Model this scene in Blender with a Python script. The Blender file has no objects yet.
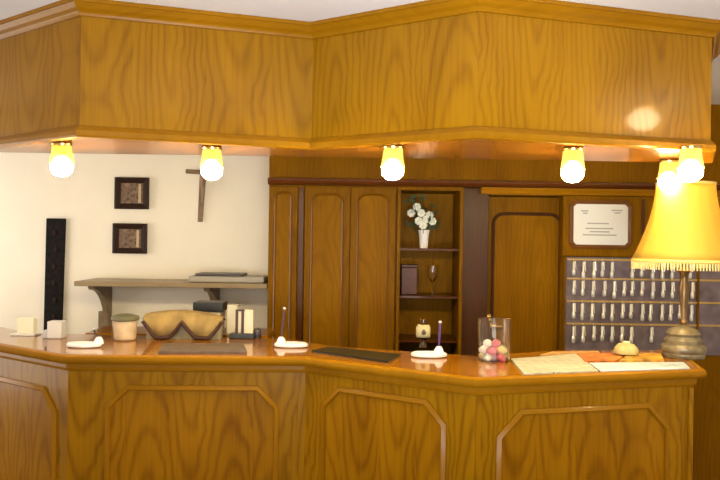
import bpy, bmesh, math, random
from mathutils import Matrix, Vector
random.seed(7)
C = bpy.context.scene
COL = C.collection
PI = math.pi

# ---------------------------------------------------------------- camera
CAMZ, F, ROLL = 1.6, 720.0, 0.0146
cs, sn = math.cos(ROLL), math.sin(ROLL)
cam_d = bpy.data.cameras.new('camera'); cam_d.sensor_width = 36; cam_d.lens = 36
cam = bpy.data.objects.new('camera', cam_d); COL.objects.link(cam)
cam.matrix_world = Matrix(((cs, -sn, 0, 0), (0, 0, -1, 0), (sn, cs, 0, CAMZ), (0, 0, 0, 1)))
C.camera = cam

# ---------------------------------------------------------------- world, light, exposure
w = bpy.data.worlds.new('world'); C.world = w; w.use_nodes = True
w.node_tree.nodes['Background'].inputs[0].default_value = (1.0, 0.90, 0.76, 1)
w.node_tree.nodes['Background'].inputs[1].default_value = 0.32
C.view_settings.view_transform = 'Standard'; C.view_settings.look = 'None'
C.view_settings.gamma = 1; C.view_settings.exposure = 0.78
C.view_settings.use_curve_mapping = False

def area(name, loc, target, sx, sy, power, col):
    l = bpy.data.lights.new(name, 'AREA'); l.shape = 'RECTANGLE'; l.size = sx; l.size_y = sy
    l.energy = power; l.color = col
    o = bpy.data.objects.new(name, l); COL.objects.link(o); o.location = loc
    o.rotation_euler = (Vector(target) - Vector(loc)).to_track_quat('-Z', 'Y').to_euler()
    return o
area('front_fill_light', (-0.6, -3.2, 1.7), (0, 3, 1.4), 3.4, 1.7, 58, (1.0, 0.93, 0.78))  # added broad fill from behind the camera, stands for no known window
up = area('ceiling_fill_light', (0.2, 0.35, 1.0), (0.2, 1.75, 2.385), 1.0, 0.4, 15, (0.90, 0.94, 1.0))  # added unseen fill aimed up to brighten the ceiling, not a real fitting
area('side_fill_light', (-3.3, 3.3, 1.35), (0.5, 4.0, 1.2), 1.3, 1.5, 15, (1.0, 0.96, 0.90))  # invented fill out of frame on the left, brightens the back bar wall
up.data.spread = math.radians(110)

# ---------------------------------------------------------------- pixel helpers
def ray(px, py):
    dx, dz = (px-360)/F, (240-py)/F
    return Vector((dx*cs - dz*sn, 1.0, dx*sn + dz*cs))
def at(px, py, d):
    r = ray(px, py); return Vector((r.x*d, d, CAMZ + r.z*d))
def onz(px, py, z):
    r = ray(px, py); t = (z-CAMZ)/r.z; return Vector((r.x*t, t, z))
def hit(px, py, A, B):                       # -> local (u, z) on the upright plane through A, B
    r = ray(px, py); e = Vector((B[0]-A[0], B[1]-A[1])); L = e.length; e /= L
    n = Vector((e.y, -e.x)); t = (A[0]*n.x + A[1]*n.y)/(r.x*n.x + r.y*n.y)
    return ((r.x*t-A[0])*e.x + (r.y*t-A[1])*e.y, CAMZ + r.z*t)

# ---------------------------------------------------------------- materials
def newmat(name):
    m = bpy.data.materials.new(name); m.use_nodes = True
    return m, m.node_tree, m.node_tree.nodes['Principled BSDF']
def plain(name, col, rough=0.5, metal=0.0, noise=0.0, nscale=30, coat=0.0, **kw):
    m, t, b = newmat(name)
    b.inputs['Base Color'].default_value = (*col, 1); b.inputs['Roughness'].default_value = rough
    b.inputs['Metallic'].default_value = metal; b.inputs['Coat Weight'].default_value = coat
    for k, v in kw.items(): b.inputs[k.replace('_', ' ')].default_value = v
    if noise:
        tc = t.nodes.new('ShaderNodeTexCoord'); n = t.nodes.new('ShaderNodeTexNoise')
        n.inputs['Scale'].default_value = nscale; n.inputs['Detail'].default_value = 4
        t.links.new(tc.outputs['Object'], n.inputs['Vector'])
        r = t.nodes.new('ShaderNodeValToRGB')
        r.color_ramp.elements[0].position = 0.3; r.color_ramp.elements[1].position = 0.7
        r.color_ramp.elements[0].color = (*[c*(1-noise) for c in col], 1)
        r.color_ramp.elements[1].color = (*[min(1, c*(1+noise*0.6)) for c in col], 1)
        t.links.new(n.outputs['Fac'], r.inputs['Fac']); t.links.new(r.outputs['Color'], b.inputs['Base Color'])
    return m
def wood(name, light, dark, axis='Z', figure=1.0, rough=0.30, coat=0.06, board=0.15, spec=0.14, boost=0.11, freq=95.0):
    """varnished oak: cathedral figure repeated in veneer leaves + fine streaks running along `axis`"""
    m, t, b = newmat(name); N = t.nodes.new; L = t.links.new
    tc = N('ShaderNodeTexCoord'); oi = N('ShaderNodeObjectInfo'); sep = N('ShaderNodeSeparateXYZ')
    L(tc.outputs['Object'], sep.inputs[0])
    def M(op, a, bb=None, c=None):
        n = N('ShaderNodeMath'); n.operation = op
        for i, v in enumerate((a, bb, c)):
            if v is None: continue
            if isinstance(v, (int, float)): n.inputs[i].default_value = v
            else: L(v, n.inputs[i])
        return n.outputs[0]
    X, Y, Z = sep.outputs
    al, ac = (Z, X) if axis == 'Z' else (X, (Z if axis == 'XZ' else Y))
    off = M('MULTIPLY', oi.outputs['Random'], 9.0)
    ac2 = M('ADD', ac, off)
    if axis == 'Z': ac2 = M('ADD', ac2, M('MULTIPLY', Y, 0.7))
    al2 = M('ADD', al, off)
    def comb(x, y, z=0.0):
        n = N('ShaderNodeCombineXYZ')
        for i, v in enumerate((x, y, z)):
            if isinstance(v, (int, float)): n.inputs[i].default_value = v
            else: L(v, n.inputs[i])
        return n.outputs[0]
    def noise(vec, scale, detail=3, rough_=0.5):
        n = N('ShaderNodeTexNoise'); n.inputs['Scale'].default_value = scale
        n.inputs['Detail'].default_value = detail; n.inputs['Roughness'].default_value = rough_
        L(vec, n.inputs['Vector']); return n.outputs['Fac']
    warp = noise(comb(M('MULTIPLY', ac2, 3.0), M('MULTIPLY', al2, 1.6)), 2.2, 3)
    acw = M('ADD', ac2, M('MULTIPLY', M('SUBTRACT', warp, 0.5), 0.07))
    leaf = M('PINGPONG', acw, board)                     # 0 at a leaf's middle
    wn = N('ShaderNodeTexWhiteNoise'); wn.noise_dimensions = '1D'
    L(M('FLOOR', M('DIVIDE', M('ADD', ac2, board), 2*board)), wn.inputs['W'])
    rise = M('MULTIPLY', M('ADD', al2, M('MULTIPLY', wn.outputs['Value'], 1.3)), boost)
    rise = M('PINGPONG', rise, 0.14)
    ring = M('SQRT', M('ADD', M('MULTIPLY', leaf, leaf), M('MULTIPLY', rise, rise)))
    ring = M('ADD', M('MULTIPLY', ring, freq), M('MULTIPLY', warp, 2.4))
    fig = M('POWER', M('ABSOLUTE', M('SINE', M('MULTIPLY', ring, PI/2))), 5.0)
    streak = noise(comb(M('MULTIPLY', ac2, 90.0), M('MULTIPLY', al2, 3.0)), 1.0, 3, 0.6)
    broad = noise(comb(M('MULTIPLY', ac2, 5.0), M('MULTIPLY', al2, 1.2)), 1.3, 2)
    f = M('ADD', M('MULTIPLY', fig, 0.50*figure), M('MULTIPLY', M('SUBTRACT', streak, 0.5), 0.7))
    f = M('ADD', f, M('MULTIPLY', M('SUBTRACT', broad, 0.5), 1.1))
    f = M('ADD', f, 0.18)
    r = N('ShaderNodeValToRGB'); r.color_ramp.elements[0].color = (*light, 1); r.color_ramp.elements[1].color = (*dark, 1)
    L(f, r.inputs['Fac']); L(r.outputs['Color'], b.inputs['Base Color'])
    b.inputs['Roughness'].default_value = rough; b.inputs['Coat Weight'].default_value = coat
    b.inputs['Coat Roughness'].default_value = 0.06; b.inputs['Specular IOR Level'].default_value = spec
    return m
def emit(name, col, s):
    m, t, b = newmat(name); b.inputs['Emission Color'].default_value = (*col, 1)
    b.inputs['Emission Strength'].default_value = s; b.inputs['Base Color'].default_value = (*col, 1); return m
def stripes(name, paper, ink, scale=60, axis='Y'):
    m, t, b = newmat(name); N = t.nodes.new; L = t.links.new
    tc = N('ShaderNodeTexCoord'); br = N('ShaderNodeTexBrick'); mp = N('ShaderNodeMapping')
    mp.inputs['Scale'].default_value = (scale,)*3
    if axis == 'Z': mp.inputs['Rotation'].default_value = (PI/2, 0, 0)
    L(tc.outputs['Object'], mp.inputs['Vector']); L(mp.outputs[0], br.inputs['Vector'])
    br.inputs['Color1'].default_value = (*ink, 1); br.inputs['Color2'].default_value = (*paper, 1)
    br.inputs['Mortar'].default_value = (*paper, 1); br.inputs['Scale'].default_value = 1
    br.inputs['Mortar Size'].default_value = 0.14; br.inputs['Bias'].default_value = -0.1
    br.inputs['Brick Width'].default_value = 1.7; br.inputs['Row Height'].default_value = 0.45
    L(br.outputs['Color'], b.inputs['Base Color']); b.inputs['Roughness'].default_value = 0.55
    return m

GOLD, GOLD_D = (0.52, 0.245, 0.012), (0.27, 0.098, 0.003)
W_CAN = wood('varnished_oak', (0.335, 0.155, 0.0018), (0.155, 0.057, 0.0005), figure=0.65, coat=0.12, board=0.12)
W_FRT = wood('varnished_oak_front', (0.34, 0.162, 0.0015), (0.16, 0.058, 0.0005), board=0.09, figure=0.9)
W_FLD = wood('varnished_oak_field', (0.33, 0.146, 0.0015), (0.145, 0.048, 0.0005), board=0.08, figure=0.8)
W_TRM = wood('oak_moulding', (0.33, 0.145, 0.003), (0.18, 0.066, 0.001), axis='X', figure=0.15)
W_SOF = wood('oak_soffit', (0.30, 0.115, 0.012), (0.16, 0.05, 0.005), axis='X', figure=0.3, rough=0.24, coat=0.25)
W_TOP = wood('oak_worktop', (0.34, 0.13, 0.006), (0.18, 0.055, 0.002), axis='X', figure=0.4, rough=0.14, coat=0.5)
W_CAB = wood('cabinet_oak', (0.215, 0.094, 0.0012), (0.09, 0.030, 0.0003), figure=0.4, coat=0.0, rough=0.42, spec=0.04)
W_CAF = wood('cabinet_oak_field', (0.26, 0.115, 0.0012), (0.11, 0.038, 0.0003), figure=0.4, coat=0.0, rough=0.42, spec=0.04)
W_DMO = wood('cabinet_door_moulding', (0.20, 0.080, 0.003), (0.10, 0.03, 0.001), axis='X', figure=0.2, coat=0.3)
W_DRK = wood('dark_cabinet_moulding', (0.11, 0.030, 0.004), (0.05, 0.012, 0.002), axis='X', figure=0.2)
W_JMB = wood('dark_door_jamb', (0.085, 0.034, 0.014), (0.035, 0.014, 0.008), figure=0.3)
WALLP = plain('cream_plaster', (0.93, 0.86, 0.73), 0.85, noise=0.04, nscale=3)
WALLG = plain('beige_plaster', (0.42, 0.36, 0.28), 0.85, noise=0.08, nscale=4)
CEILP = plain('white_ceiling_paint', (0.84, 0.84, 0.84), 0.9, noise=0.03, nscale=4)
FLOOR = plain('brown_carpet', (0.16, 0.09, 0.05), 0.95, noise=0.3, nscale=90)
BRASS = plain('brass', (0.75, 0.50, 0.16), 0.25, 1.0)
SILVR = plain('steel', (0.75, 0.74, 0.72), 0.22, 1.0)
BLACK = plain('black_plastic', (0.012, 0.011, 0.012), 0.4)
WHITE = plain('white_ceramic', (0.86, 0.86, 0.88), 0.18, coat=0.4)
CREAM = plain('cream_paper', (0.80, 0.74, 0.56), 0.6)
GLASS = plain('clear_glass', (1, 1, 1), 0.02, Transmission_Weight=1.0, IOR=1.45)

# ---------------------------------------------------------------- mesh helpers
WORLD = {}
def link(o, frame=None, parent=None):
    frame = frame or Matrix.Identity(4)
    COL.objects.link(o)
    if parent is not None:
        o.parent = parent; o.matrix_local = WORLD[parent.name].inverted() @ frame
    else: o.matrix_world = frame
    WORLD[o.name] = frame.copy(); return o
def tag(o, label=None, cat=None, group=None, kind=None):
    if label: o['label'] = label
    if cat: o['category'] = cat
    if group: o['group'] = group
    if kind: o['kind'] = kind
    return o
def empty(name, loc, label=None, cat=None, group=None, rz=0):
    o = bpy.data.objects.new(name, None); o.empty_display_size = 0.05
    link(o, Matrix.Translation(Vector(loc)) @ Matrix.Rotation(rz, 4, 'Z'))
    return tag(o, label, cat, group)
def T(x=0, y=0, z=0, rz=0): return Matrix.Translation((x, y, z)) @ Matrix.Rotation(rz, 4, 'Z')
def frame(A, B):             # local x runs A -> B, local y points away from the viewer, z = height
    return Matrix.Translation((A[0], A[1], 0)) @ Matrix.Rotation(math.atan2(B[1]-A[1], B[0]-A[0]), 4, 'Z')

class MB:
    def __init__(s): s.bm = bmesh.new()
    def face(s, vs):
        try: return s.bm.faces.new(vs)
        except ValueError: return None
    def box(s, x0, x1, y0, y1, z0, z1, M=None):
        c = [(x, y, z) for z in (z0, z1) for y in (y0, y1) for x in (x0, x1)]
        v = [s.bm.verts.new((M @ Vector(p)) if M else p) for p in c]
        for f in ((0,2,3,1),(4,5,7,6),(0,1,5,4),(2,6,7,3),(0,4,6,2),(1,3,7,5)): s.face([v[i] for i in f])
        return s
    def prism(s, poly, a, b, M=None, plane='XZ'):      # polygon extruded from a to b on the third axis
        def P(p, h): 
            q = Vector((p[0], h, p[1])) if plane == 'XZ' else (Vector((p[0], p[1], h)) if plane == 'XY' else Vector((h, p[0], p[1])))
            return M @ q if M else q
        lo = [s.bm.verts.new(P(p, a)) for p in poly]; hi = [s.bm.verts.new(P(p, b)) for p in poly]
        s.face(lo[::-1]); s.face(hi)
        n = len(poly)
        for i in range(n): s.face([lo[i], lo[(i+1) % n], hi[(i+1) % n], hi[i]])
        return s
    def lathe(s, prof, seg=24, M=None, cap=True, wave=None):
        rows = []
        for r, z in prof:
            row = []
            for k in range(seg):
                a = 2*PI*k/seg; rr = r*(1+(wave(a) if wave else 0))
                p = Vector((rr*math.cos(a), rr*math.sin(a), z)); row.append(s.bm.verts.new(M @ p if M else p))
            rows.append(row)
        for i in range(len(rows)-1):
            for k in range(seg):
                s.face([rows[i][k], rows[i][(k+1) % seg], rows[i+1][(k+1) % seg], rows[i+1][k]])
        if cap: s.face(rows[0][::-1]); s.face(rows[-1])
        return s
    def tube(s, pts, r, seg=8):
        pts = [Vector(p) for p in pts]; rows = []
        for i, p in enumerate(pts):
            d = (pts[min(i+1, len(pts)-1)] - pts[max(i-1, 0)]).normalized()
            up = Vector((0, 0, 1)) if abs(d.z) < 0.9 else Vector((1, 0, 0))
            u = d.cross(up).normalized(); v = d.cross(u)
            rr = r[i] if isinstance(r, (list, tuple)) else r
            rows.append([s.bm.verts.new(p + u*rr*math.cos(2*PI*k/seg) + v*rr*math.sin(2*PI*k/seg)) for k in range(seg)])
        for i in range(len(rows)-1):
            for k in range(seg): s.face([rows[i][k], rows[i][(k+1) % seg], rows[i+1][(k+1) % seg], rows[i+1][k]])
        s.face(rows[0][::-1]); s.face(rows[-1]); return s
    def ball(s, c, r, seg=14, sc=(1, 1, 1)):
        m = Matrix.Translation(c) @ Matrix.Diagonal((sc[0], sc[1], sc[2], 1))
        n = max(6, seg//2)
        return s.lathe([(max(1e-4, r*math.sin(PI*i/n)), -r*math.cos(PI*i/n)) for i in range(n+1)], seg, m)
    def sweep(s, path, prof, closed=False, upright=False):
        """path in plan (or in the x-z plane when upright); prof = closed list of (outward, height/forward)"""
        n = len(path); rows = []
        P = [Vector(p) for p in path]
        for i in range(n):
            if closed: a, b = P[i-1], P[(i+1) % n]
            else: a = P[i-1] if i else None; b = P[i+1] if i < n-1 else None
            d1 = (P[i]-a).normalized() if a is not None else None
            d2 = (b-P[i]).normalized() if b is not None else None
            if d1 is None: d1 = d2
            if d2 is None: d2 = d1
            n1 = Vector((d1.y, -d1.x)); n2 = Vector((d2.y, -d2.x)); m = (n1+n2).normalized()
            k = 1.0/max(0.35, m.dot(n1))
            row = []
            for o, h in prof:
                q = P[i] + m*o*k
                row.append(s.bm.verts.new((q.x, -h, q.y) if upright else (q.x, q.y, h)))
            rows.append(row)
        K = len(prof)
        for i in range(n if closed else n-1):
            a, b = rows[i], rows[(i+1) % n]
            for k in range(K): s.face([a[k], a[(k+1) % K], b[(k+1) % K], b[k]])
        if not closed: s.face(rows[0][::-1]); s.face(rows[-1])
        return s
    def build(s, name, mat, parent=None, F=None, bevel=0, smooth=False, solid=0, sub=0, own=None):
        bmesh.ops.recalc_face_normals(s.bm, faces=s.bm.faces)
        me = bpy.data.meshes.new(name)
        s.bm.to_mesh(me); s.bm.free(); me.materials.append(mat)
        if smooth:
            me.polygons.foreach_set('use_smooth', [True]*len(me.polygons))
            try: me.set_sharp_from_angle(angle=0.7)
            except Exception: pass
        o = bpy.data.objects.new(name, me)
        if F is None: F = WORLD[parent.name] if parent is not None else Matrix.Identity(4)
        link(o, F, parent)
        if solid: m = o.modifiers.new('solid', 'SOLIDIFY'); m.thickness = solid; m.offset = 0
        if bevel: m = o.modifiers.new('bevel', 'BEVEL'); m.width = bevel; m.segments = 2; m.limit_method = 'ANGLE'
        if sub: m = o.modifiers.new('sub', 'SUBSURF'); m.levels = sub; m.render_levels = sub
        return o
def struct(o): o['kind'] = 'structure'; return o
def copy_tree(o, loc, rz=None):
    c = o.copy(); COL.objects.link(c); c.location = loc
    if rz is not None: c.rotation_euler.z = rz
    for ch in o.children:
        d = ch.copy(); COL.objects.link(d); d.parent = c
        for g in ch.children:
            e = g.copy(); COL.objects.link(e); e.parent = d
    return c

# ================================================================ ROOM SHELL
CEIL = 2.385; BACK = 4.4; XL, XR, YF = -3.4, 3.4, -3.6
struct(MB().box(XL, XR, YF, BACK, -0.1, 0).build('floor', FLOOR))
struct(MB().box(XL, XR, YF, BACK+0.1, CEIL, CEIL+0.1).build('ceiling', CEILP))
struct(MB().box(XL, -0.5, BACK, BACK+0.1, 0, CEIL).build('wall_back', WALLP))
struct(MB().box(-0.5, XR, BACK, BACK+0.1, 0, CEIL).build('wall_back_right', WALLG))
struct(MB().box(XL-0.1, XL, YF, BACK+0.1, 0, CEIL).build('wall_left', WALLP))
struct(MB().box(XR, XR+0.1, YF, BACK+0.1, 0, CEIL).build('wall_right', WALLP))

# ================================================================ CANOPY OVER THE BAR
cp = []
for px, yc in ((0, 37), (78, 13), (310, 36.7), (475, 8.5), (709, 35)):
    h = 240 + (px-360)*ROLL; d = 0.745*F/(h-yc)
    cp.append(Vector(((px-360)/F*d, d)))
d0 = (cp[0]-cp[1]).normalized(); cp[0] = cp[1] + d0*1.5           # runs on past the picture edge
CPE = Vector((cp[4].x + 0.16, 2.9)); canopy_path = cp + [CPE]
can = empty('bar_canopy', (0, 2.6, 1.93), 'faceted golden oak canopy hanging from the ceiling above the bar', 'canopy')
def inset(path, d):
    out = []
    for i, p in enumerate(path):
        d1 = (p-path[i-1]).normalized() if i else (path[1]-p).normalized()
        d2 = (path[i+1]-p).normalized() if i < len(path)-1 else d1
        n1 = Vector((d1.y, -d1.x)); n2 = Vector((d2.y, -d2.x)); m = (n1+n2).normalized()
        out.append(p - m*d/max(0.35, m.dot(n1)))
    return out
for i in range(5):
    A, B = canopy_path[i], canopy_path[i+1]; L = (B-A).length
    MB().box(0, L, 0, 0.018, 1.95, CEIL-0.002).build('fascia_panel', W_CAN, can, frame(A, B))
crown = [(0, 2.335), (0.008, 2.335), (0.012, 2.343), (0.016, 2.348), (0.028, 2.356), (0.036, 2.366), (0.040, 2.371), (0.046, 2.371), (0.046, CEIL-0.001), (0, CEIL-0.001)]
MB().sweep(canopy_path, crown).build('crown_moulding', W_TRM, can, Matrix.Identity(4))
trim = [(-0.02, 1.930), (0.014, 1.930), (0.018, 1.936), (0.018, 1.952), (0.012, 1.960), (0.006, 1.968), (0, 1.970), (-0.02, 1.970)]
MB().sweep(canopy_path, trim).build('bottom_trim', W_TRM, can, Matrix.Identity(4))
ins = inset(canopy_path, 0.004)
sof = [tuple(p) for p in ins] + [(ins[-1].x, 2.905), (ins[0].x, 2.905)]
sof = [tuple(p) for p in ins[:-1]] + [(CPE.x, 2.9), (ins[0].x-0.0, 2.9)] if ins[0].y < 2.9 else [tuple(p) for p in ins[:-1]] + [(CPE.x, 2.9), (-1.45, 2.9), (-1.95, 3.25)]
MB().prism(sof, 1.932, 1.948, plane='XY').build('soffit', W_SOF, can, Matrix.Identity(4))
MB().box(-1.45, CPE.x, 2.885, 2.9, 1.949, CEIL-0.002).build('back_board', W_CAB, can, Matrix.Identity(4))

# ceiling lamp in the lobby, right of the viewer: its glint shows on the fascia
lp = empty('ceiling_lamp', (2.34, 1.47, CEIL), 'round opal ceiling lamp in the lobby out of view', 'lamp')
MB().lathe([(0.10, -0.001), (0.11, -0.02), (0.10, -0.03)], 24).build('lamp_base', BRASS, lp, smooth=True)
MB().ball((0, 0, -0.085), 0.085, 20, (1, 1, 0.7)).build('opal_globe', emit('opal_glow', (1, 0.80, 0.45), 70), lp, smooth=True)

# ================================================================ BAR COUNTER
TOPZ = 1.15
ct = []
for px, yy in ((0, 344), (63, 355), (303, 357), (476, 378), (703, 369)):
    ct.append(onz(px, yy, TOPZ).xy)
d0 = (ct[0]-ct[1]).normalized(); ct[0] = ct[1] + d0*1.1
CTE = Vector((ct[4].x + 0.13, ct[4].y + 0.55)); top_path = ct + [CTE]
back = [onz(660, 350, TOPZ).xy, onz(560, 350, TOPZ).xy, onz(478, 356, TOPZ).xy, onz(330, 346, TOPZ).xy, onz(292, 339, TOPZ).xy, onz(30, 333, TOPZ).xy]
back.append(ct[0] + Vector((-0.1, 0.50)))
edge = inset(top_path, 0.012)
MB().prism([tuple(p) for p in edge] + [tuple(p) for p in back], TOPZ-0.032, TOPZ, plane='XY').build('counter_worktop', W_TOP, bevel=0.003)
wt = bpy.data.objects['counter_worktop']
tag(wt, 'continuous glossy oak worktop following the faceted bar front', 'worktop')
nose = [(-0.012, 1.118), (0.004, 1.118), (0.010, 1.124), (0.012, 1.134), (0.009, 1.145), (0.002, 1.1495), (-0.012, 1.1495)]
nose = [(a-0.0, b) for a, b in nose]
MB().sweep(top_path, nose).build('edge_nosing', W_TRM, wt, Matrix.Identity(4), smooth=True)

body = inset(top_path, 0.03)
bar = empty('bar_counter', (0, 2.7, 0), 'faceted golden oak bar front with octagonal framed panels below the worktop', 'bar counter')
def octo(u0, u1, z0, z1, c):   # clockwise seen from the front so the sweep's outward points outward
    return [(u0, z0+c), (u0, z1-c), (u0+c, z1), (u1-c, z1), (u1, z1-c), (u1, z0+c), (u1-c, z0), (u0+c, z0)]
MOULD = [(-0.011, -0.001), (-0.010, 0.006), (-0.004, 0.010), (0.004, 0.014), (0.009, 0.010), (0.011, -0.001)]
panel_px = [((-80, 56), 376, 22), ((108, 276), 388, 20), ((324, 444), 396, 19), ((499, 666), 409, 22), None]
for i in range(5):
    A, B = body[i], body[i+1]; L = (B-A).length; Fm = frame(A, B)
    fp = MB().box(0, L, 0, 0.02, 0.09, 1.117).build('front_panel', W_FRT, bar, Fm)
    if panel_px[i] is None: continue
    (xa, xb), yt, c = panel_px[i]
    mid = (xa+xb)/2
    u0, _ = hit(xa, 420, A, B); u1, _ = hit(xb, 420, A, B); _, zt = hit(mid, yt, A, B)
    if i == 0: u0 = L-0.05-0.62; u1, _ = hit(56, 420, A, B)
    cc = c*2.65/F
    o8 = octo(u0, u1, 0.22, zt, cc)
    MB().prism(o8, -0.004, 0.0).build('panel_field', W_FLD, fp, Fm, bevel=0.002)
    MB().sweep(o8, [(a, -b if False else b) for a, b in MOULD], closed=True, upright=True).build('panel_moulding', W_TRM, fp, Fm, smooth=True)
lm = [(0, 1.085), (0.008, 1.088), (0.012, 1.098), (0.012, 1.112), (0.016, 1.117), (0, 1.117)]
MB().sweep(body, lm).build('under_edge_moulding', W_TRM, bar, Matrix.Identity(4))
MB().sweep(body, [(-0.001, 0.0), (0.014, 0.0), (0.014, 0.085), (0.008, 0.1), (-0.001, 0.1)]).build('plinth', W_DRK, bar, Matrix.Identity(4))
# slim corner posts where the facets meet
for k in (4,):
    p = body[k]
    MB().lathe([(0.011, 0.1), (0.011, 1.08)], 12).build('corner_post', W_FRT, bar, T(p.x-0.01, p.y-0.004, 0), smooth=True)

# ================================================================ BACK BAR JOINERY
CF = 4.0                               # front plane of the cabinets
def X(px, d=CF): return (px-360)/F*d
def Zp(px, py, d=CF): return at(px, py, d).z
HZ = Zp(370, 186)                      # underside of the cabinet cornice
def door_part(parent, x0, x1, z0, z1, yf, arch=True, knob=None, name='door', matf=W_CAB, mati=W_CAF, margin=0.045):
    Fm = WORLD[parent.name] @ Matrix.Identity(4)
    inv = WORLD[parent.name].translation
    M = Matrix.Translation((-inv.x, -inv.y, -inv.z))
    d = MB().box(x0, x1, yf, yf+0.02, z0, z1, M).build(name, matf, parent, bevel=0.002)
    a0, a1, b0, b1 = x0+margin, x1-margin, z0+margin, z1-margin
    r = min(0.05, (a1-a0)*0.28) if arch else 0.0
    pts = [(a0, b0)]
    if arch:
        pts += [(a0 + r - r*math.cos(t), b1 - r + r*math.sin(t)) for t in [PI/2*k/6 for k in range(7)]]
        pts += [(a1 - r + r*math.sin(t), b1 - r + r*math.cos(t)) for t in [PI/2*k/6 for k in range(7)]]
    else: pts += [(a0, b1), (a1, b1)]
    pts += [(a1, b0)]
    Fw = Matrix.Translation((0, yf, 0))
    MB().prism(pts, -0.003, 0.0).build('door_field', mati, d, Fw)
    MB().sweep(pts, [(-0.007, -0.001), (-0.006, 0.006), (0, 0.010), (0.006, 0.006), (0.007, -0.001)], closed=True, upright=True).build('door_moulding', W_DMO, d, Fw, smooth=True)
    if knob:
        MB().ball((0, 0, 0), 0.010, 10).build('door_knob', BRASS, d, T(knob[0], yf-0.016, knob[1]), smooth=True)
    return d
XA, XB, XC, XD = X(268), X(304), X(397), X(463)
# narrow tall cabinet
nc = empty('narrow_cabinet', ((XA+XB)/2, CF+0.18, 0), 'narrow single door oak cabinet beside the cream wall', 'cabinet')
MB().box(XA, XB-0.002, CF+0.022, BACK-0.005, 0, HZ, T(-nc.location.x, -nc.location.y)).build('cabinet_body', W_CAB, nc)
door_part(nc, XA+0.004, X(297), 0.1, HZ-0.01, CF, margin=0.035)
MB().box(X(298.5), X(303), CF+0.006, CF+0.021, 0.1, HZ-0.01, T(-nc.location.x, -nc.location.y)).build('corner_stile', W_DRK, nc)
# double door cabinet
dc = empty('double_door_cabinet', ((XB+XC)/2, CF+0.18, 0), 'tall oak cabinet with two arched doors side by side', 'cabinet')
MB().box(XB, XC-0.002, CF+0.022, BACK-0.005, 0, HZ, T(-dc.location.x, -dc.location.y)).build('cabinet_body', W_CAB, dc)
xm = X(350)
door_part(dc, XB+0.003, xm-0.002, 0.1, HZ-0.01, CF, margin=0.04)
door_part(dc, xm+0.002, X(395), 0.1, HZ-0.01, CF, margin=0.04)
# open display cabinet
oc = empty('display_cabinet', ((XC+XD)/2, CF+0.18, 0), 'open oak display cabinet with thin shelves and flowers inside', 'cabinet')
Mo = T(-oc.location.x, -oc.location.y)
MB().box(XC, XC+0.018, CF, BACK-0.005, 0, HZ, Mo).build('side_panel', W_CAB, oc)
MB().box(XD-0.018, XD, CF, BACK-0.005, 0, HZ, Mo).build('side_panel', W_CAB, oc)
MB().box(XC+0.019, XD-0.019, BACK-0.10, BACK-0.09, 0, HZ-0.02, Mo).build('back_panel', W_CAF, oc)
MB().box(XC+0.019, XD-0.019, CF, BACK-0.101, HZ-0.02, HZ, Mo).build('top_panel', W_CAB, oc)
shz = [Zp(428, 248.5, 4.05), Zp(428, 296, 4.05), Zp(428, 340, 4.05)]
for z in shz:
    MB().box(XC+0.019, XD-0.019, CF+0.03, BACK-0.102, z-0.012, z, Mo).build('shelf', W_DRK, oc)
MB().box(XC+0.019, XD-0.019, CF+0.02, CF+0.04, 0, shz[2]-0.10, Mo).build('lower_front', W_CAB, oc)
# frieze and cornice over the whole back bar
XE = X(560)
fr_ = empty('cabinet_frieze', ((XA+XE)/2, CF+0.2, HZ), 'long oak frieze with dark cornice above the cabinets', 'cornice')
Mf = T(-fr_.location.x, -fr_.location.y, -fr_.location.z)
MB().box(XA, 2.6, CF+0.01, BACK-0.005, HZ+0.03, CEIL-0.002, Mf).build('frieze_board', W_CAB, fr_)
MB().sweep([(XA-0.002, CF), (2.6, CF)], [(-0.05, HZ+0.001), (0.018, HZ+0.001), (0.030, HZ+0.012), (0.034, HZ+0.022), (0.034, HZ+0.034), (0.010, HZ+0.038), (-0.05, HZ+0.038)]).build('cornice_moulding', W_DRK, fr_, Matrix.Identity(4))
MB().sweep([(X(480), CF), (2.6, CF)], [(0, HZ-0.035), (0.012, HZ-0.035), (0.018, HZ-0.018), (0.026, HZ-0.004), (0.026, HZ), (-0.02, HZ), (-0.02, HZ-0.035)]).build('lower_moulding', W_TRM, fr_, Matrix.Identity(4))

# door in its dark jamb
dz = Zp(520, 197, 4.1)
xj0, xj1 = XD+0.003, X(487, 4.1); xdr = X(563, 4.1)
dr = empty('door_1', ((xj1+xdr)/2, 4.1, 0)); struct(dr)
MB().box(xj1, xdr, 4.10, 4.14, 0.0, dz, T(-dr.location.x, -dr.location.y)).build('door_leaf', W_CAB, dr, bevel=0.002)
a0, a1, b1 = X(493, 4.1), X(560, 4.1), Zp(525, 214, 4.1); r = 0.06
pts = [(a0, 0.95)] + [(a0+r-r*math.cos(t), b1-r+r*math.sin(t)) for t in [PI/2*k/6 for k in range(7)]] + [(a1-r+r*math.sin(t), b1-r+r*math.cos(t)) for t in [PI/2*k/6 for k in range(7)]] + [(a1, 0.95)]
MB().prism(pts, -0.002, 0).build('door_field', W_CAF, dr, Matrix.Translation((0, 4.1, 0)))
MB().sweep(pts, [(-0.010, -0.001), (-0.009, 0.008), (0, 0.014), (0.009, 0.008), (0.010, -0.001)], closed=True, upright=True).build('door_moulding', W_JMB, dr, Matrix.Translation((0, 4.1, 0)), smooth=True)
hd = MB(); hd.tube([(0, 0, 0), (0, -0.05, 0), (0.02, -0.055, 0), (0.11, -0.055, 0)], 0.008)
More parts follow.
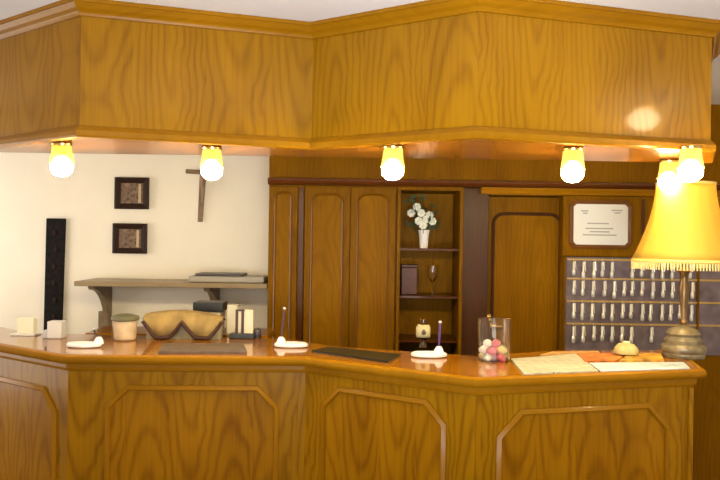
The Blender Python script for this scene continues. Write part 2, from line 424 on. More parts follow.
hd.lathe([(0.02, -0.004), (0.02, 0.004)], 14, Matrix.Rotation(PI/2, 4, 'X')).build('door_handle', BRASS, dr, T(X(489.8, 4.1), 4.094, 1.17), smooth=True)
struct(MB().box(xj0, xj1-0.004, 4.03, 4.2, 0, HZ).build('trim_1', W_JMB, bevel=0.003))
struct(MB().box(xj1, xdr, 4.03, 4.16, dz+0.003, HZ).build('trim_2', W_CAB, bevel=0.003))

# oak panelling to the right of the door
zk = Zp(640, 257)                       # bottom of the gold upper panel / top of the key rack
pn = empty('wall_panelling', (X(640), 4.1, 0), 'oak wall panelling right of the door behind the key rack', 'panelling')
Mp = T(-pn.location.x, -pn.location.y)
xp0 = X(563.5)
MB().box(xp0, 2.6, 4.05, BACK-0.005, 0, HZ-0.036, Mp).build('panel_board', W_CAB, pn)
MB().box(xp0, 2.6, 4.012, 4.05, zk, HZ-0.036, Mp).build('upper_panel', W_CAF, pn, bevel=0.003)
MB().box(X(642), X(645), 4.003, 4.012, zk+0.01, HZ-0.05, Mp).build('upright_bead', W_DRK, pn, bevel=0.002)

# ================================================================ SPOTLIGHTS UNDER THE CANOPY
AMBER = plain('amber_glass', (1.0, 0.88, 0.40), 0.25, Transmission_Weight=0.8, IOR=1.3)
BULB = emit('bulb_glow', (1.0, 0.80, 0.42), 150)
spots = [(62, 143, 'brass ceiling spotlight at the left corner of the canopy, above the dark wall plaque'),
         (212, 147, 'brass ceiling spotlight in front of the crucifix on the cream wall'),
         (393, 146, 'brass ceiling spotlight above the niche with the white flowers'),
         (573, 148, 'brass ceiling spotlight left above the framed certificate'),
         (669, 160, 'brass ceiling spotlight directly in front of the lampshade top'),
         (691, 146, 'short brass ceiling spotlight at the right end of the canopy')]
def make_spot():
    e = empty('ceiling_spotlight', (0, 0, 0))
    MB().lathe([(0.034, 0), (0.036, -0.004), (0.034, -0.012), (0.014, -0.014)], 20).build('mounting_plate', BRASS, e, smooth=True)
    MB().lathe([(0.012, -0.012), (0.012, -0.032), (0.016, -0.036), (0.016, -0.045), (0.01, -0.048)], 14).build('lamp_holder', BRASS, e, smooth=True)
    MB().lathe([(0.034, -0.008), (0.037, -0.045), (0.043, -0.075), (0.0415, -0.075), (0.0355, -0.045), (0.0325, -0.010)], 24, cap=False).build('glass_cup', AMBER, e, smooth=True)
    MB().lathe([(0.010, -0.046), (0.022, -0.054), (0.034, -0.070), (0.039, -0.086), (0.036, -0.102), (0.022, -0.116), (0.001, -0.121)], 20).build('bulb', BULB, e, smooth=True)
    return e
sp0 = make_spot()
for i, (px, py, lab) in enumerate(spots):
    p = onz(px, py, 1.931)
    o = sp0 if i == 0 else copy_tree(sp0, (0, 0, 0))
    o.location = (p.x, p.y, 1.931); WORLD[o.name] = T(p.x, p.y, 1.931)
    tag(o, lab, 'spotlight', 'ceiling spotlights under the canopy')

# ================================================================ CREAM WALL: pictures, cross, plaque, shelf
WY = BACK
def picture(px0, px1, py0, py1, lab):
    p = at((px0+px1)/2, (py0+py1)/2, WY-0.02)
    ww = (px1-px0)/F*WY/2; hh = (py1-py0)/F*WY/2
    e = empty('framed_picture', (p.x, WY-0.004, p.z), lab, 'picture', 'small square pictures on the cream wall')
    MB().sweep([(-ww, -hh), (-ww, hh), (ww, hh), (ww, -hh)], [(0, 0), (0, 0.026), (0.012, 0.030), (0.034, 0.016), (0.036, 0)], closed=True, upright=True).build('picture_frame', plain('dark_frame', (0.030, 0.014, 0.009), 0.5, Specular_IOR_Level=0.15), e)
    m = plain('relief', (0.20, 0.12, 0.07), 0.5, noise=0.75, nscale=55)
    MB().box(-ww+0.03, ww-0.03, -0.012, -0.004, -hh+0.03, hh-0.03).build('picture_sheet', m, e)
    MB().box(ww-0.062, ww-0.047, -0.016, -0.0125, -hh+0.04, hh-0.04).build('bright_strip', plain('pale_strip', (0.55, 0.42, 0.25), 0.4), e)
picture(115, 148.5, 177.5, 209, 'small square dark framed picture on cream wall, upper of the two')
picture(113, 146.5, 223.5, 253.5, 'small square dark framed picture on cream wall, lower of the two')
# crucifix, its crossbar partly behind a spotlight
p = at(203.5, 172, WY)
cr = empty('crucifix', (p.x, WY-0.004, p.z), 'slim brown wooden crucifix on the cream wall', 'crucifix')
CW = plain('cross_wood', (0.22, 0.13, 0.06), 0.5, noise=0.3)
Mr = Matrix.Rotation(math.radians(2.5), 4, 'Y')
zb = Zp(199, 222, WY)-p.z
MB().prism([(-0.014, zb), (0.014, zb), (0.019, 0.04), (-0.019, 0.04)], -0.016, -0.001, Mr).build('upright_beam', CW, cr, bevel=0.002)
MB().box(-0.105, 0.105, -0.014, -0.001, -0.016, 0.010, Mr).build('cross_beam', CW, cr, bevel=0.002)
g = MB()
g.tube([(0, -0.026, 0.0), (0, -0.030, -0.06), (0.004, -0.026, -0.12), (0, -0.022, -0.19)], [0.010, 0.015, 0.011, 0.006], 8)
g.tube([(0, -0.026, -0.015), (-0.05, -0.020, 0.0), (-0.09, -0.018, 0.003)], [0.006, 0.005, 0.004], 6)
g.tube([(0, -0.026, -0.015), (0.05, -0.020, 0.0), (0.09, -0.018, 0.003)], [0.006, 0.005, 0.004], 6)
g.ball((0, -0.030, 0.014), 0.012, 10).build('carved_figure', plain('carved_figure', (0.30, 0.19, 0.10), 0.5), cr, smooth=True)
# tall dark plaque
p0 = at(57, 218.5, WY); p1 = at(55, 330, WY)
pq = empty('wall_plaque', (p0.x, WY-0.004, p1.z), 'tall narrow black carved board hanging on the cream wall', 'plaque')
H = p0.z-p1.z
MB().prism([(-0.062, 0), (0.046, 0), (0.060, H), (-0.055, H)], -0.022, -0.001).build('board', plain('black_board', (0.012, 0.009, 0.008), 0.6, noise=0.6, nscale=40, Specular_IOR_Level=0.1), pq, bevel=0.003)
DO = plain('dim_ornament', (0.028, 0.014, 0.010), 0.6, Specular_IOR_Level=0.1)
for k in range(6):
    MB().ball((0.002+0.006*math.sin(k*2), -0.024, H*(0.12+0.15*k)), 0.013, 8, (1, 0.5, 1.6)).build('carved_ornament', DO, pq, smooth=True)

# wall shelf on two curved brackets
SHZ = 1.345; sx0, sx1 = at(84, 280, 4.2).x, XA-0.006
shf = empty('wall_shelf', ((sx0+sx1)/2, WY, SHZ), 'long pale wooden shelf on curved brackets along the cream wall', 'shelf')
WS = wood('weathered_shelf_wood', (0.36, 0.27, 0.16), (0.22, 0.15, 0.08), axis='X', figure=0.2, rough=0.4, coat=0.1)
BR = plain('bracket_wood', (0.24, 0.17, 0.10), 0.5, noise=0.3)
MB().box(sx0-shf.location.x, sx1-shf.location.x, -0.35, -0.002, -0.028, 0).build('shelf_board', WS, shf, bevel=0.004)
for px in (104, 214):
    bx = at(px, 290, 4.3).x - shf.location.x
    pts = [(-0.002, -0.030), (-0.32, -0.030), (-0.30, -0.05)] + [(-0.30+0.25*math.sin(t), -0.30+0.25*math.cos(t)) for t in [PI/2*k/8 for k in range(1, 9)]]
    pts += [(-0.05, -0.42 if px < 200 else -0.34), (-0.002, -0.42 if px < 200 else -0.34)]
    MB().prism(pts, bx-0.016, bx+0.016, plane='YZ').build('bracket', BR, shf, bevel=0.002)
bx = at(98.5, 290, 4.3).x - shf.location.x
MB().box(bx-0.025, bx+0.012, -0.03, -0.002, -0.37, -0.2).build('wall_block', BR, shf, bevel=0.003)
# flat device on the shelf
p = at(225, 275, 4.2)
fd = empty('flat_device', (p.x+0.01, 4.22, SHZ), 'flat pale grey box with dark lid lying on the wall shelf', 'device')
MB().box(-0.20, 0.23, -0.11, 0.12, 0.001, 0.035).build('case', plain('pale_grey_plastic', (0.42, 0.38, 0.32), 0.5), fd, bevel=0.006)
MB().box(-0.17, 0.10, -0.09, 0.11, 0.036, 0.050).build('lid', plain('dark_grey_plastic', (0.07, 0.06, 0.06), 0.4), fd, bevel=0.004)

# ================================================================ NICHE: flowers and things
p = at(424, 248, 4.10)
vs = empty('flower_vase', (p.x, 4.12, shz[0]), 'white vase of white flowers on the top niche shelf', 'vase')
MB().lathe([(0.022, 0.0), (0.024, 0.01), (0.027, 0.06), (0.034, 0.105), (0.031, 0.105), (0.024, 0.06)], 20).build('vase_body', WHITE, vs, smooth=True)
PET = plain('white_petals', (0.80, 0.84, 0.78), 0.6, noise=0.12, nscale=60); LEAF = plain('dark_leaves', (0.03, 0.06, 0.02), 0.6)
bl = [(-0.045, -0.02, 0.235), (-0.075, 0.0, 0.20), (-0.02, -0.03, 0.20), (-0.035, -0.045, 0.155), (0.01, -0.03, 0.165), (0.045, -0.02, 0.155), (0.03, 0.0, 0.19), (-0.01, -0.05, 0.13)]
st = MB()
for b in bl: st.tube([(0, 0, 0.08), (b[0]*0.5, b[1]*0.5, b[2]*0.6), b], 0.002, 5)
for k in range(26):
    a = random.uniform(0, 2*PI); rr = random.uniform(0.04, 0.12); z = random.uniform(0.12, 0.30)
    c = Vector((rr*math.cos(a), rr*0.5*math.sin(a), z)); u = Vector((random.uniform(-1, 1), random.uniform(-.5, .5), random.uniform(-1, 1))).normalized()*0.024
    v = u.cross(Vector((0, 1, 0.3))).normalized()*0.009
    st.face([st.bm.verts.new(q) for q in (c-u, c+v, c+u, c-v)])
    st.tube([(c.x*0.25, c.y*0.25, z*0.5), c], 0.0012, 4)
st.build('foliage', LEAF, vs)
for b in bl:
    g = MB()
    for k in range(7):
        a = 2*PI*k/7
        g.ball((b[0]+0.013*math.cos(a), b[1]-0.006, b[2]+0.013*math.sin(a)), 0.011, 8, (1, 0.55, 1))
    g.ball((b[0], b[1]-0.012, b[2]), 0.009, 8)
    g.build('blossom', PET, vs, smooth=True)
p = at(412, 295, 4.12)
rb = empty('dark_red_box', (p.x-0.015, 4.18, shz[1]), 'dark red brown box standing on the middle niche shelf', 'box')
MB().box(-0.045, 0.045, -0.04, 0.04, 0.001, 0.155).build('box_body', plain('dark_red', (0.10, 0.022, 0.012), 0.5, noise=0.3), rb, bevel=0.003)
MB().box(-0.047, 0.047, -0.042, 0.042, 0.156, 0.172).build('box_lid', plain('darker_red', (0.07, 0.015, 0.010), 0.5), rb, bevel=0.003)
p = at(424, 295, 4.12)
sg = MB().lathe([(0.024, 0.0), (0.024, 0.003), (0.004, 0.008), (0.0035, 0.07), (0.010, 0.08), (0.026, 0.105), (0.030, 0.14), (0.026, 0.17), (0.0245, 0.17), (0.028, 0.14), (0.023, 0.107), (0.002, 0.083)], 18).build('stemmed_glass', GLASS, None, T(p.x+0.045, 4.10, shz[1]+0.0005), smooth=True)
tag(sg, 'clear stemmed glass on the middle niche shelf beside the dark red box', 'glass')

# ================================================================ CERTIFICATE
p = at(601, 224.5, CF)
ce = empty('framed_certificate', (p.x, 4.011, p.z), 'white framed certificate on the oak panel above the key rack', 'certificate')
ww, hh, c = 27.5/F*CF, 20.5/F*CF, 0.03
FR = wood('certificate_frame_wood', (0.20, 0.085, 0.02), (0.09, 0.03, 0.008), axis='X', figure=0.2)
o8 = octo(-ww-0.022, ww+0.022, -hh-0.022, hh+0.022, c)
MB().sweep(o8, [(0, 0), (0.0, 0.014), (0.010, 0.018), (0.022, 0.012), (0.024, 0)], closed=True, upright=True).build('certificate_frame', FR, ce)
MB().prism(octo(-ww-0.004, ww+0.004, -hh-0.004, hh+0.004, 0.012), -0.006, -0.002).build('sheet', plain('white_sheet', (0.86, 0.88, 0.90), 0.5), ce)
INK = plain('faint_ink', (0.42, 0.42, 0.46), 0.7)
for (x0, x1, z) in ((-0.11, -0.07, 0.075), (0.06, 0.12, 0.08), (-0.10, -0.075, 0.062), (0.075, 0.11, 0.066), (-0.075, 0.045, 0.006), (-0.085, 0.07, -0.022), (-0.06, 0.05, -0.040), (-0.10, 0.09, -0.058)):
    MB().box(x0, x1, -0.0068, -0.0061, z-0.004, z+0.003).build('printed_line', INK, ce)

# ================================================================ KEY RACK
RY = 4.05
kx0, kx1 = X(566, RY), X(740, RY); kz0, kz1 = Zp(640, 354, RY), zk-0.006
kr = empty('key_rack', ((kx0+kx1)/2, RY, kz0), 'dark violet grey key rack with brass rails on the oak panelling', 'key rack')
Mk = T(-kr.location.x, -kr.location.y, -kr.location.z)
MB().box(kx0, kx1, RY-0.013, RY-0.001, kz0, kz1, Mk).build('backboard', plain('violet_grey_felt', (0.20, 0.155, 0.185), 0.7, noise=0.3, nscale=20), kr)
BRR = plain('dull_brass', (0.62, 0.42, 0.13), 0.4, 0.5)
rows = [Zp(620, 260, RY), Zp(620, 279, RY), Zp(620, 301.5, RY), Zp(620, 324, RY)]
for z in rows: MB().box(kx0+0.005, kx1-0.005, RY-0.022, RY-0.0135, z-0.005, z+0.005, Mk).build('hook_rail', BRR, kr, bevel=0.001)
for px in (564, 697):
    MB().box(X(px, RY)-0.006, X(px, RY)+0.006, RY-0.024, RY-0.0135, kz0, kz1, Mk).build('rack_stile', W_CAB, kr)
FOB = plain('nickel_fob', (0.86, 0.84, 0.78), 0.3, 0.45)
g = MB()
g.tube([(0, 0, 0.0), (0, -0.012, -0.002), (0, -0.014, 0.006)], 0.0018, 5)
g.lathe([(0.004, -0.010), (0.007, -0.016), (0.0065, -0.06), (0.010, -0.067), (0.0105, -0.092), (0.006, -0.099)], 10, T(0, -0.014, 0))
g.tube([(0.008, -0.016, -0.008), (0.011, -0.018, -0.06)], 0.0025, 5)
key0 = g.build('room_key', FOB, None, T(0, RY-0.022, 0), smooth=True)
rown = ['top', 'second', 'third', 'bottom']; first = True
ordn = ['first', 'second', 'third', 'fourth', 'fifth', 'sixth', 'seventh', 'eighth', 'ninth', 'tenth', 'eleventh', 'twelfth', 'thirteenth']
for r_, z in enumerate(rows):
    cnt = 0
    for k in range(13):
        px = 572 + k*9.7 + (r_ % 2)*0.8
        if px > 692 or (r_ == 3 and k in (7, 9, 10)) or (r_ == 0 and k in (5, 11)): continue
        o = key0 if first else key0.copy()
        if not first: COL.objects.link(o)
        first = False
        o.location = (X(px, RY), RY-0.0225, z-0.001); o.rotation_euler = (0, 0, random.uniform(-0.5, 0.5))
        o.scale = (1, 1, random.uniform(0.88, 1.08))
        tag(o, 'nickel room key on the key rack, %s row, %s key from the left end' % (rown[r_], ordn[cnt]), 'key', 'room keys hanging on the rack'); cnt += 1

# ================================================================ TABLE LAMP
p = onz(683, 357, TOPZ); d = p.y
lamp = empty('table_lamp', (p.x, p.y, TOPZ), 'large table lamp with yellow bell shade and fringe on the worktop', 'lamp')
LB = plain('aged_brass', (0.26, 0.22, 0.14), 0.3, 0.4, noise=0.45, nscale=25)
MB().lathe([(0.078, 0), (0.082, 0.008), (0.080, 0.02), (0.086, 0.03), (0.084, 0.045), (0.070, 0.055), (0.073, 0.07), (0.060, 0.085), (0.066, 0.095), (0.055, 0.11), (0.030, 0.122), (0.012, 0.13)], 32).build('lamp_foot', LB, lamp, smooth=True)
DB = plain('dark_turned_brass', (0.20, 0.12, 0.05), 0.3, 0.6)
MB().lathe([(0.012, 0.128), (0.018, 0.14), (0.010, 0.155), (0.013, 0.20), (0.020, 0.25), (0.021, 0.28), (0.014, 0.31), (0.018, 0.335), (0.028, 0.345), (0.012, 0.36), (0.008, 0.40), (0.008, 0.58)], 20).build('turned_stem', DB, lamp, smooth=True)
zt = at(681, 184, d).z - TOPZ; zb = at(681, 260, d).z - TOPZ
R0, R1 = 27/F*d, 49/F*d
m, t, b = newmat('yellow_silk'); tl = t.nodes.new('ShaderNodeBsdfTranslucent'); mx = t.nodes.new('ShaderNodeMixShader')
b.inputs['Base Color'].default_value = (0.54, 0.36, 0.05, 1); b.inputs['Roughness'].default_value = 0.6
tl.inputs['Color'].default_value = (0.92, 0.68, 0.16, 1); mx.inputs[0].default_value = 0.35
t.links.new(b.outputs[0], mx.inputs[1]); t.links.new(tl.outputs[0], mx.inputs[2]); t.links.new(mx.outputs[0], t.nodes['Material Output'].inputs['Surface'])
SILK = m
prof = []
for k in range(11):
    s_ = k/10; prof.append((R0 + (R1-R0)*(s_**1.7), zt + (zb-zt)*s_))
MB().lathe(prof, 72, cap=False, wave=lambda a: 0.012*abs(math.sin(a*9))).build('lamp_shade', SILK, lamp, smooth=True, solid=0.002)
GB = plain('gold_braid', (0.62, 0.45, 0.12), 0.6)
MB().lathe([(R0+0.003, zt-0.006), (R0+0.004, zt+0.004), (R0-0.002, zt+0.004), (R0-0.003, zt-0.006)], 48, cap=False).build('upper_band', GB, lamp, smooth=True)
MB().lathe([(R1+0.002, zb+0.004), (R1+0.006, zb-0.004), (R1+0.002, zb-0.010), (R1-0.003, zb-0.004)], 48, cap=False).build('lower_band', GB, lamp, smooth=True)
g = MB()
for k in range(110):
    a = 2*PI*k/110; g.tube([((R1+0.001)*math.cos(a), (R1+0.001)*math.sin(a), zb-0.006), ((R1+0.003)*math.cos(a), (R1+0.003)*math.sin(a), zb-0.036)], 0.0028, 5)
tag(g.build('fringe', plain('cream_fringe', (0.62, 0.50, 0.22), 0.7), lamp), kind='stuff')
g = MB()
for k in range(3):
    a = 2*PI*k/3+0.3; g.tube([(0, 0, zt-0.02), (R0*math.cos(a), R0*math.sin(a), zt-0.002)], 0.0018, 5)
g.build('shade_spider', BRASS, lamp)
MB().lathe([(0.012, 0.44), (0.026, 0.47), (0.030, 0.50), (0.018, 0.53), (0.004, 0.54)], 16).build('lamp_bulb', emit('warm_bulb', (1, 0.72, 0.28), 8), lamp, smooth=True)

# ================================================================ THINGS ON THE WORKTOP
def pen_stand(px, py, bx, lab, pencol, tilt, hh=1.0):
    p = onz(px, py, TOPZ)
    e = empty('pen_stand', (p.x, p.y, TOPZ+0.0005), lab, 'pen stand', 'white pen stands along the worktop')
    M = Matrix.Diagonal((1, 0.55, 1, 1))
    MB().lathe([(0.062, 0.0), (0.070, 0.004), (0.071, 0.012), (0.064, 0.018), (0.052, 0.014), (0.001, 0.012)], 32, M).build('dish', WHITE, e, smooth=True)
    bxl = (bx-px)/F*p.y
    MB().lathe([(0.020, 0.012), (0.019, 0.022), (0.015, 0.032), (0.009, 0.040), (0.005, 0.041)], 18, T(bxl, 0.008)).build('pen_socket', WHITE, e, smooth=True)
    pm = plain('pen_colour', pencol, 0.3)
    g = MB().tube([(bxl, 0.008, 0.034), (bxl+0.01*tilt, 0.012, 0.034+0.05*hh), (bxl+0.02*tilt, 0.016, 0.034+0.116*hh)], [0.003, 0.0055, 0.0045], 8)
    g.build('pen', pm, e, smooth=True)
    MB().ball((bxl+0.021*tilt, 0.016, 0.034+0.124*hh), 0.007, 8).build('pen_tip', plain('silver_tip', (0.6, 0.58, 0.55), 0.3, 0.5), e, smooth=True)
pen_stand(84, 347, 98, 'white oval pen stand left on the worktop, below the wall shelf bracket', (0.05, 0.03, 0.02), -1.2, 0.3)
pen_stand(291, 347, 281, 'white oval pen stand in front of the narrow oak cabinet', (0.08, 0.04, 0.06), 0.5)
pen_stand(429, 357, 439, 'white oval pen stand beside the small dark jar with cream label', (0.08, 0.035, 0.14), 0.2, 0.8)
def flat(name, pix, th, mat, lab, cat, z=TOPZ, grp=None, curl=0):
    P = [onz(a, b, z+th) for a, b in pix]; c = sum(P, Vector())/len(P)
    g = MB().prism([(q.x-c.x, q.y-c.y) for q in P], 0.0006, th, plane='XY')
    o = g.build(name, mat, None, T(c.x, c.y, z)); return tag(o, lab, cat, grp)
flat('dark_tray', [(158, 351), (247, 351), (243, 343), (163, 343)], 0.010, plain('grey_brown_mat', (0.13, 0.085, 0.055), 0.5, noise=0.3), 'flat grey brown mat on the worktop in front of the draped cloth', 'mat')
flat('desk_folder', [(312, 350), (388, 361), (401, 354), (330, 346.5)], 0.008, plain('green_black_leather', (0.020, 0.022, 0.012), 0.3), 'flat black desk folder lying on the middle of the worktop', 'folder')
# jar with sweets
p = onz(494.5, 361, TOPZ)
jr = empty('glass_jar', (p.x, p.y+0.02, TOPZ+0.0006), 'clear glass jar with pink and yellow sweets on the worktop', 'jar')
MB().lathe([(0.0005, 0.0), (0.058, 0.0), (0.062, 0.004), (0.062, 0.150), (0.064, 0.156), (0.060, 0.156), (0.0585, 0.150), (0.0585, 0.009), (0.0005, 0.007)], 36, cap=False).build('jar_body', GLASS, jr, smooth=True)
cols = [(0.85, 0.28, 0.32), (0.85, 0.72, 0.30), (0.80, 0.16, 0.20), (0.88, 0.84, 0.74), (0.78, 0.38, 0.48), (0.30, 0.36, 0.16)]
SW = [plain('sweet_%s' % n, c, 0.35, coat=0.3) for n, c in zip(('pink', 'yellow', 'red', 'white', 'rose', 'green'), cols)]
sn_ = ['pink', 'yellow', 'red', 'white', 'rose', 'green']
spt = [(-0.028, -0.034, 0.018, 3), (0.020, -0.036, 0.018, 2), (0.0, -0.008, 0.018, 4), (-0.034, 0.010, 0.018, 1), (0.034, 0.005, 0.018, 5), (0.0, 0.034, 0.018, 2),
       (-0.012, -0.032, 0.042, 0), (0.022, -0.026, 0.044, 1), (-0.036, -0.010, 0.044, 3), (0.034, 0.014, 0.044, 5), (0.0, 0.008, 0.046, 4), (-0.016, 0.032, 0.044, 0), (0.006, -0.016, 0.068, 0), (-0.024, -0.004, 0.066, 3)]
for i, (x, y, z, k) in enumerate(spt):
    a = random.uniform(0, PI)
    g = MB().ball((0, 0, 0), 0.021, 12, (1.0, 0.85, 0.8))
    for s_ in (-1, 1):
        g.lathe([(0.003, 0.013), (0.009, 0.021), (0.001, 0.0215)], 8, Matrix.Rotation(s_*PI/2, 4, 'Y'))
    wx, wy = p.x+x, p.y+0.02+y
    o = g.build('wrapped_sweet', SW[k], None, T(wx, wy, TOPZ+z-0.002, a), smooth=True)
    where = 'at the bottom' if z < 0.03 else ('in the middle' if z < 0.06 else 'on top')
    side = 'left' if x < -0.008 else ('right' if x > 0.015 else 'centre')
    tag(o, '%s wrapped sweet %s of the glass jar, %s side, %s' % (sn_[k], where, side, 'front' if y < 0 else 'rear'), 'sweet', 'wrapped sweets in the glass jar')
# small dark jar with cream label
p = onz(423, 348, TOPZ)
bj = empty('small_bottle', (p.x, p.y, TOPZ+0.0005), 'small dark bottle with cream label standing near the niche', 'bottle')
MB().lathe([(0.016, 0), (0.018, 0.004), (0.010, 0.03), (0.012, 0.036), (0.026, 0.045), (0.028, 0.08), (0.020, 0.10), (0.011, 0.108), (0.011, 0.120)], 20).build('bottle_body', plain('dark_glass', (0.05, 0.025, 0.01), 0.15), bj, smooth=True)
MB().lathe([(0.0290, 0.046), (0.0300, 0.056), (0.0300, 0.086), (0.0225, 0.099)], 24, cap=False).build('bottle_label', plain('tan_label', (0.42, 0.36, 0.20), 0.6), bj, smooth=True, solid=0.001)
MB().lathe([(0.009, 0.060), (0.011, 0.070), (0.004, 0.084)], 10, T(0, -0.0255)).build('label_emblem', plain('ink', (0.08, 0.06, 0.05), 0.6), bj)

# papers on the right
NEWS = stripes('newsprint', (0.50, 0.47, 0.35), (0.20, 0.18, 0.13), 24)
MAP = stripes('leaflet_print', (0.52, 0.57, 0.62), (0.22, 0.36, 0.42), 16)
ORG = plain('orange_print', (0.66, 0.20, 0.03), 0.4, noise=0.65, nscale=22)
flat('newspaper', [(524, 373.5), (598, 370.5), (576, 353.5), (511, 358.5)], 0.006, NEWS, 'folded cream newspaper on the worktop next to the glass jar', 'newspaper')
flat('white_leaflet', [(601, 371.0), (690, 368.2), (683, 361.8), (589, 362.6)], 0.004, MAP, 'pale blue and white leaflet at the front edge of the worktop', 'leaflet')
flat('map_leaflet', [(585, 361.0), (617, 360.4), (628, 352.4), (578, 353.2)], 0.009, ORG, 'orange leaflet behind the pale blue leaflet on the worktop', 'leaflet')
flat('travel_brochure', [(619, 360.3), (664, 359.3), (660, 352.5), (631, 353)], 0.012, plain('yellow_orange_print', (0.66, 0.34, 0.04), 0.4, noise=0.7, nscale=28), 'yellow orange brochure between the orange leaflet and the lamp foot', 'brochure')
flat('cream_leaflet', [(540, 354.5), (600, 352.5), (598, 350.8), (552, 351.5)], 0.005, plain('tan_print', (0.55, 0.30, 0.09), 0.5, noise=0.4), 'tan leaflet at the rear edge behind the newspaper', 'leaflet')
p = onz(627, 354.5, TOPZ+0.012)
dm = empty('upturned_bowl', (p.x, p.y+0.01, TOPZ+0.0145), 'small pale yellow upturned bowl lying on the brochures', 'bowl')
MB().lathe([(0.046, 0.0), (0.048, 0.006), (0.043, 0.024), (0.030, 0.038), (0.014, 0.043)], 24, wave=lambda a: 0.03*math.sin(9*a)).build('bowl_body', plain('pale_yellow', (0.50, 0.42, 0.17), 0.45, noise=0.2), dm, smooth=True)
MB().lathe([(0.015, 0.043), (0.014, 0.049), (0.010, 0.049)], 16).build('foot_ring', plain('paler_yellow', (0.76, 0.68, 0.40), 0.45), dm, smooth=True)

# left end: white box and napkin holder
p = onz(57, 338, TOPZ)
wb = empty('white_box', (p.x, p.y, TOPZ+0.0005), 'pale grey white box in front of the dark wall plaque', 'box')
MB().box(-0.032, 0.030, -0.03, 0.03, 0, 0.075).build('box_body', plain('pale_card', (0.66, 0.64, 0.66), 0.6), wb, bevel=0.003)
MB().box(-0.055, -0.0325, -0.025, 0.025, 0, 0.035).build('side_flap', plain('grey_card', (0.50, 0.50, 0.54), 0.6), wb, bevel=0.003)
p = onz(27, 335, TOPZ)
nh = empty('napkin_holder', (p.x, p.y, TOPZ+0.0005), 'cream white napkin holder at the left end of the worktop', 'napkin holder')
MB().box(-0.06, 0.05, -0.035, 0.035, 0, 0.008).build('holder_base', WHITE, nh, bevel=0.002)
g = MB()
for k in range(7): g.box(-0.035+k*0.001, 0.038, -0.021+k*0.006, -0.017+k*0.006, 0.0085, 0.075+0.004*math.sin(k))
g.build('napkins', plain('cream_tissue', (0.86, 0.82, 0.66), 0.8), nh)

# pot, draped cloth with dark zigzag border, machine and small stand
p = onz(125, 340, TOPZ)
pt = empty('beige_pot', (p.x, p.y, TOPZ+0.0005), 'pale beige pot with dark green rim left of the draped cloth', 'pot')
MB().lathe([(0.040, 0), (0.046, 0.006), (0.052, 0.085)], 28).build('pot_body', plain('beige_stoneware', (0.60, 0.46, 0.30), 0.5, noise=0.2), pt, smooth=True)
MB().lathe([(0.055, 0.0855), (0.060, 0.090), (0.058, 0.104), (0.030, 0.112), (0.004, 0.114)], 28).build('pot_rim', plain('dark_green_rim', (0.12, 0.11, 0.05), 0.5), pt, smooth=True)
a = onz(141, 340, TOPZ); bq = onz(223, 339.5, TOPZ); cx = (a.x+bq.x)/2; W2 = (bq.x-a.x)/2; cy = a.y+0.03
cl = empty('draped_cloth', (cx, cy, TOPZ+0.0005), 'tan cloth with dark scalloped border draped over a low box', 'cloth')
TAN = plain('tan_cloth', (0.36, 0.24, 0.08), 0.85, noise=0.35, nscale=14)
HT = at(180, 311, cy).z-TOPZ
g = MB(); NX = 40
front, lower = [], []
def hem(s_):       # two scallops; s_ in 0..1
    q = abs(math.sin(s_*2*PI)); return HT*0.62 - (HT*0.56)*min(1.0, q*1.15)
def topz(s_): return HT*(0.74 + 0.26*math.sin(PI*min(1, s_*0.85+0.12))**0.8)
for i in range(NX+1):
    s_ = i/NX; x = -W2 + 2*W2*s_
    zt_ = topz(s_); zh = hem(s_); yy = 0.006*math.sin(s_*22)
    col = [(x, 0.085, zt_-0.02), (x, 0.04, zt_), (x, 0.008+yy, zt_-0.008), (x, -0.004+yy, zt_*0.6+zh*0.4), (x, -0.008+yy, zh)]
    front.append([g.bm.verts.new(c_) for c_ in col])
for i in range(NX):
    for k in range(4): g.face([front[i][k], front[i+1][k], front[i+1][k+1], front[i][k+1]])
g.build('cloth_sheet', TAN, cl, smooth=True, solid=0.003)
g = MB(); g.tube([(-W2+2*W2*i/NX, -0.012+0.006*math.sin(i/NX*22), hem(i/NX)+0.002) for i in range(NX+1)], 0.0085, 8)
g.build('dark_border', plain('dark_red_braid', (0.055, 0.018, 0.012), 0.7), cl, smooth=True)
MB().box(-W2+0.01, W2-0.01, 0.016, 0.07, 0.0, HT*0.66).build('low_box', plain('olive_board', (0.36, 0.32, 0.20), 0.8, noise=0.3), cl)
p = onz(209, 337, TOPZ)
mc = empty('card_printer', (p.x, cy+0.13, TOPZ+0.0005), 'small black topped machine behind the draped cloth', 'machine')
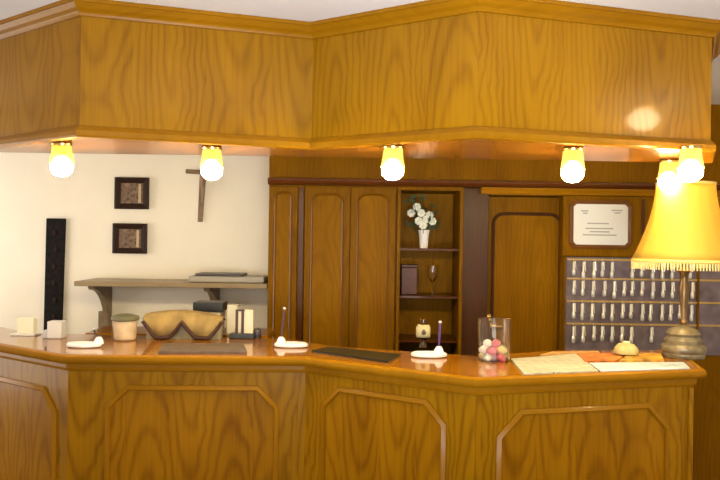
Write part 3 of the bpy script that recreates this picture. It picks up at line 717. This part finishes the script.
# machine stands on the wall-side service shelf
svc = MB().box(at(90, 340, 3.4).x, XA-0.01+0.1, 3.34, 3.62, TOPZ-0.03, TOPZ).build('service_ledge', W_TOP, None)
tag(svc, 'low oak service ledge behind the worktop below the wall shelf', 'ledge')
zt2 = at(209, 302, 3.42).z - TOPZ
mc.location = (at(209, 302, 3.42).x, 3.44, TOPZ+0.0005); WORLD[mc.name] = T(*mc.location)
MB().box(-0.060, 0.060, -0.04, 0.06, 0, zt2-0.045).build('machine_body', plain('pale_machine', (0.50, 0.46, 0.38), 0.5), mc, bevel=0.004)
MB().box(-0.070, 0.072, -0.05, 0.07, zt2-0.044, zt2).build('machine_top', BLACK, mc, bevel=0.004)
p = at(227, 320, 3.42)
bk = tag(MB().box(-0.028, 0.02, -0.03, 0.03, 0, at(227, 305, 3.4).z-TOPZ).build('pale_carton', plain('pale_carton', (0.62, 0.58, 0.46), 0.7), None, T(p.x+0.033, 3.42, TOPZ+0.0005), bevel=0.002), 'pale narrow carton right of the black topped machine', 'carton')
p = onz(243, 338.5, TOPZ)
hz = at(243, 310, p.y).z-TOPZ
ss = empty('desk_calendar', (p.x+0.006, p.y, TOPZ+0.0005), 'small pale stand with two dark upright bars on dark base', 'desk calendar')
MB().box(-0.065, 0.045, -0.02, 0.04, 0, 0.022).build('base', plain('dark_base', (0.03, 0.035, 0.045), 0.4), ss, bevel=0.003)
MB().box(-0.042, 0.038, -0.002, 0.03, 0.0225, hz).build('pale_panel', plain('pale_panel', (0.66, 0.60, 0.45), 0.6), ss, bevel=0.002)
for x in (-0.034, -0.008):
    MB().box(x-0.006, x+0.006, -0.008, -0.0025, 0.023, hz-0.006).build('upright_bar', plain('dark_bar', (0.05, 0.022, 0.018), 0.5), ss)
MB().box(-0.04, 0.0, -0.008, -0.0025, hz-0.006, hz+0.002).build('top_bar', plain('dark_top_bar', (0.05, 0.022, 0.018), 0.5), ss)
p = onz(257, 338, TOPZ)
tag(MB().lathe([(0.016, 0), (0.018, 0.004), (0.018, 0.035), (0.014, 0.04)], 16).build('dark_beaker', plain('dark_beaker', (0.04, 0.035, 0.05), 0.4), None, T(p.x, p.y, TOPZ+0.0005), smooth=True), 'tiny dark beaker at the right end behind the grey brown mat', 'beaker')
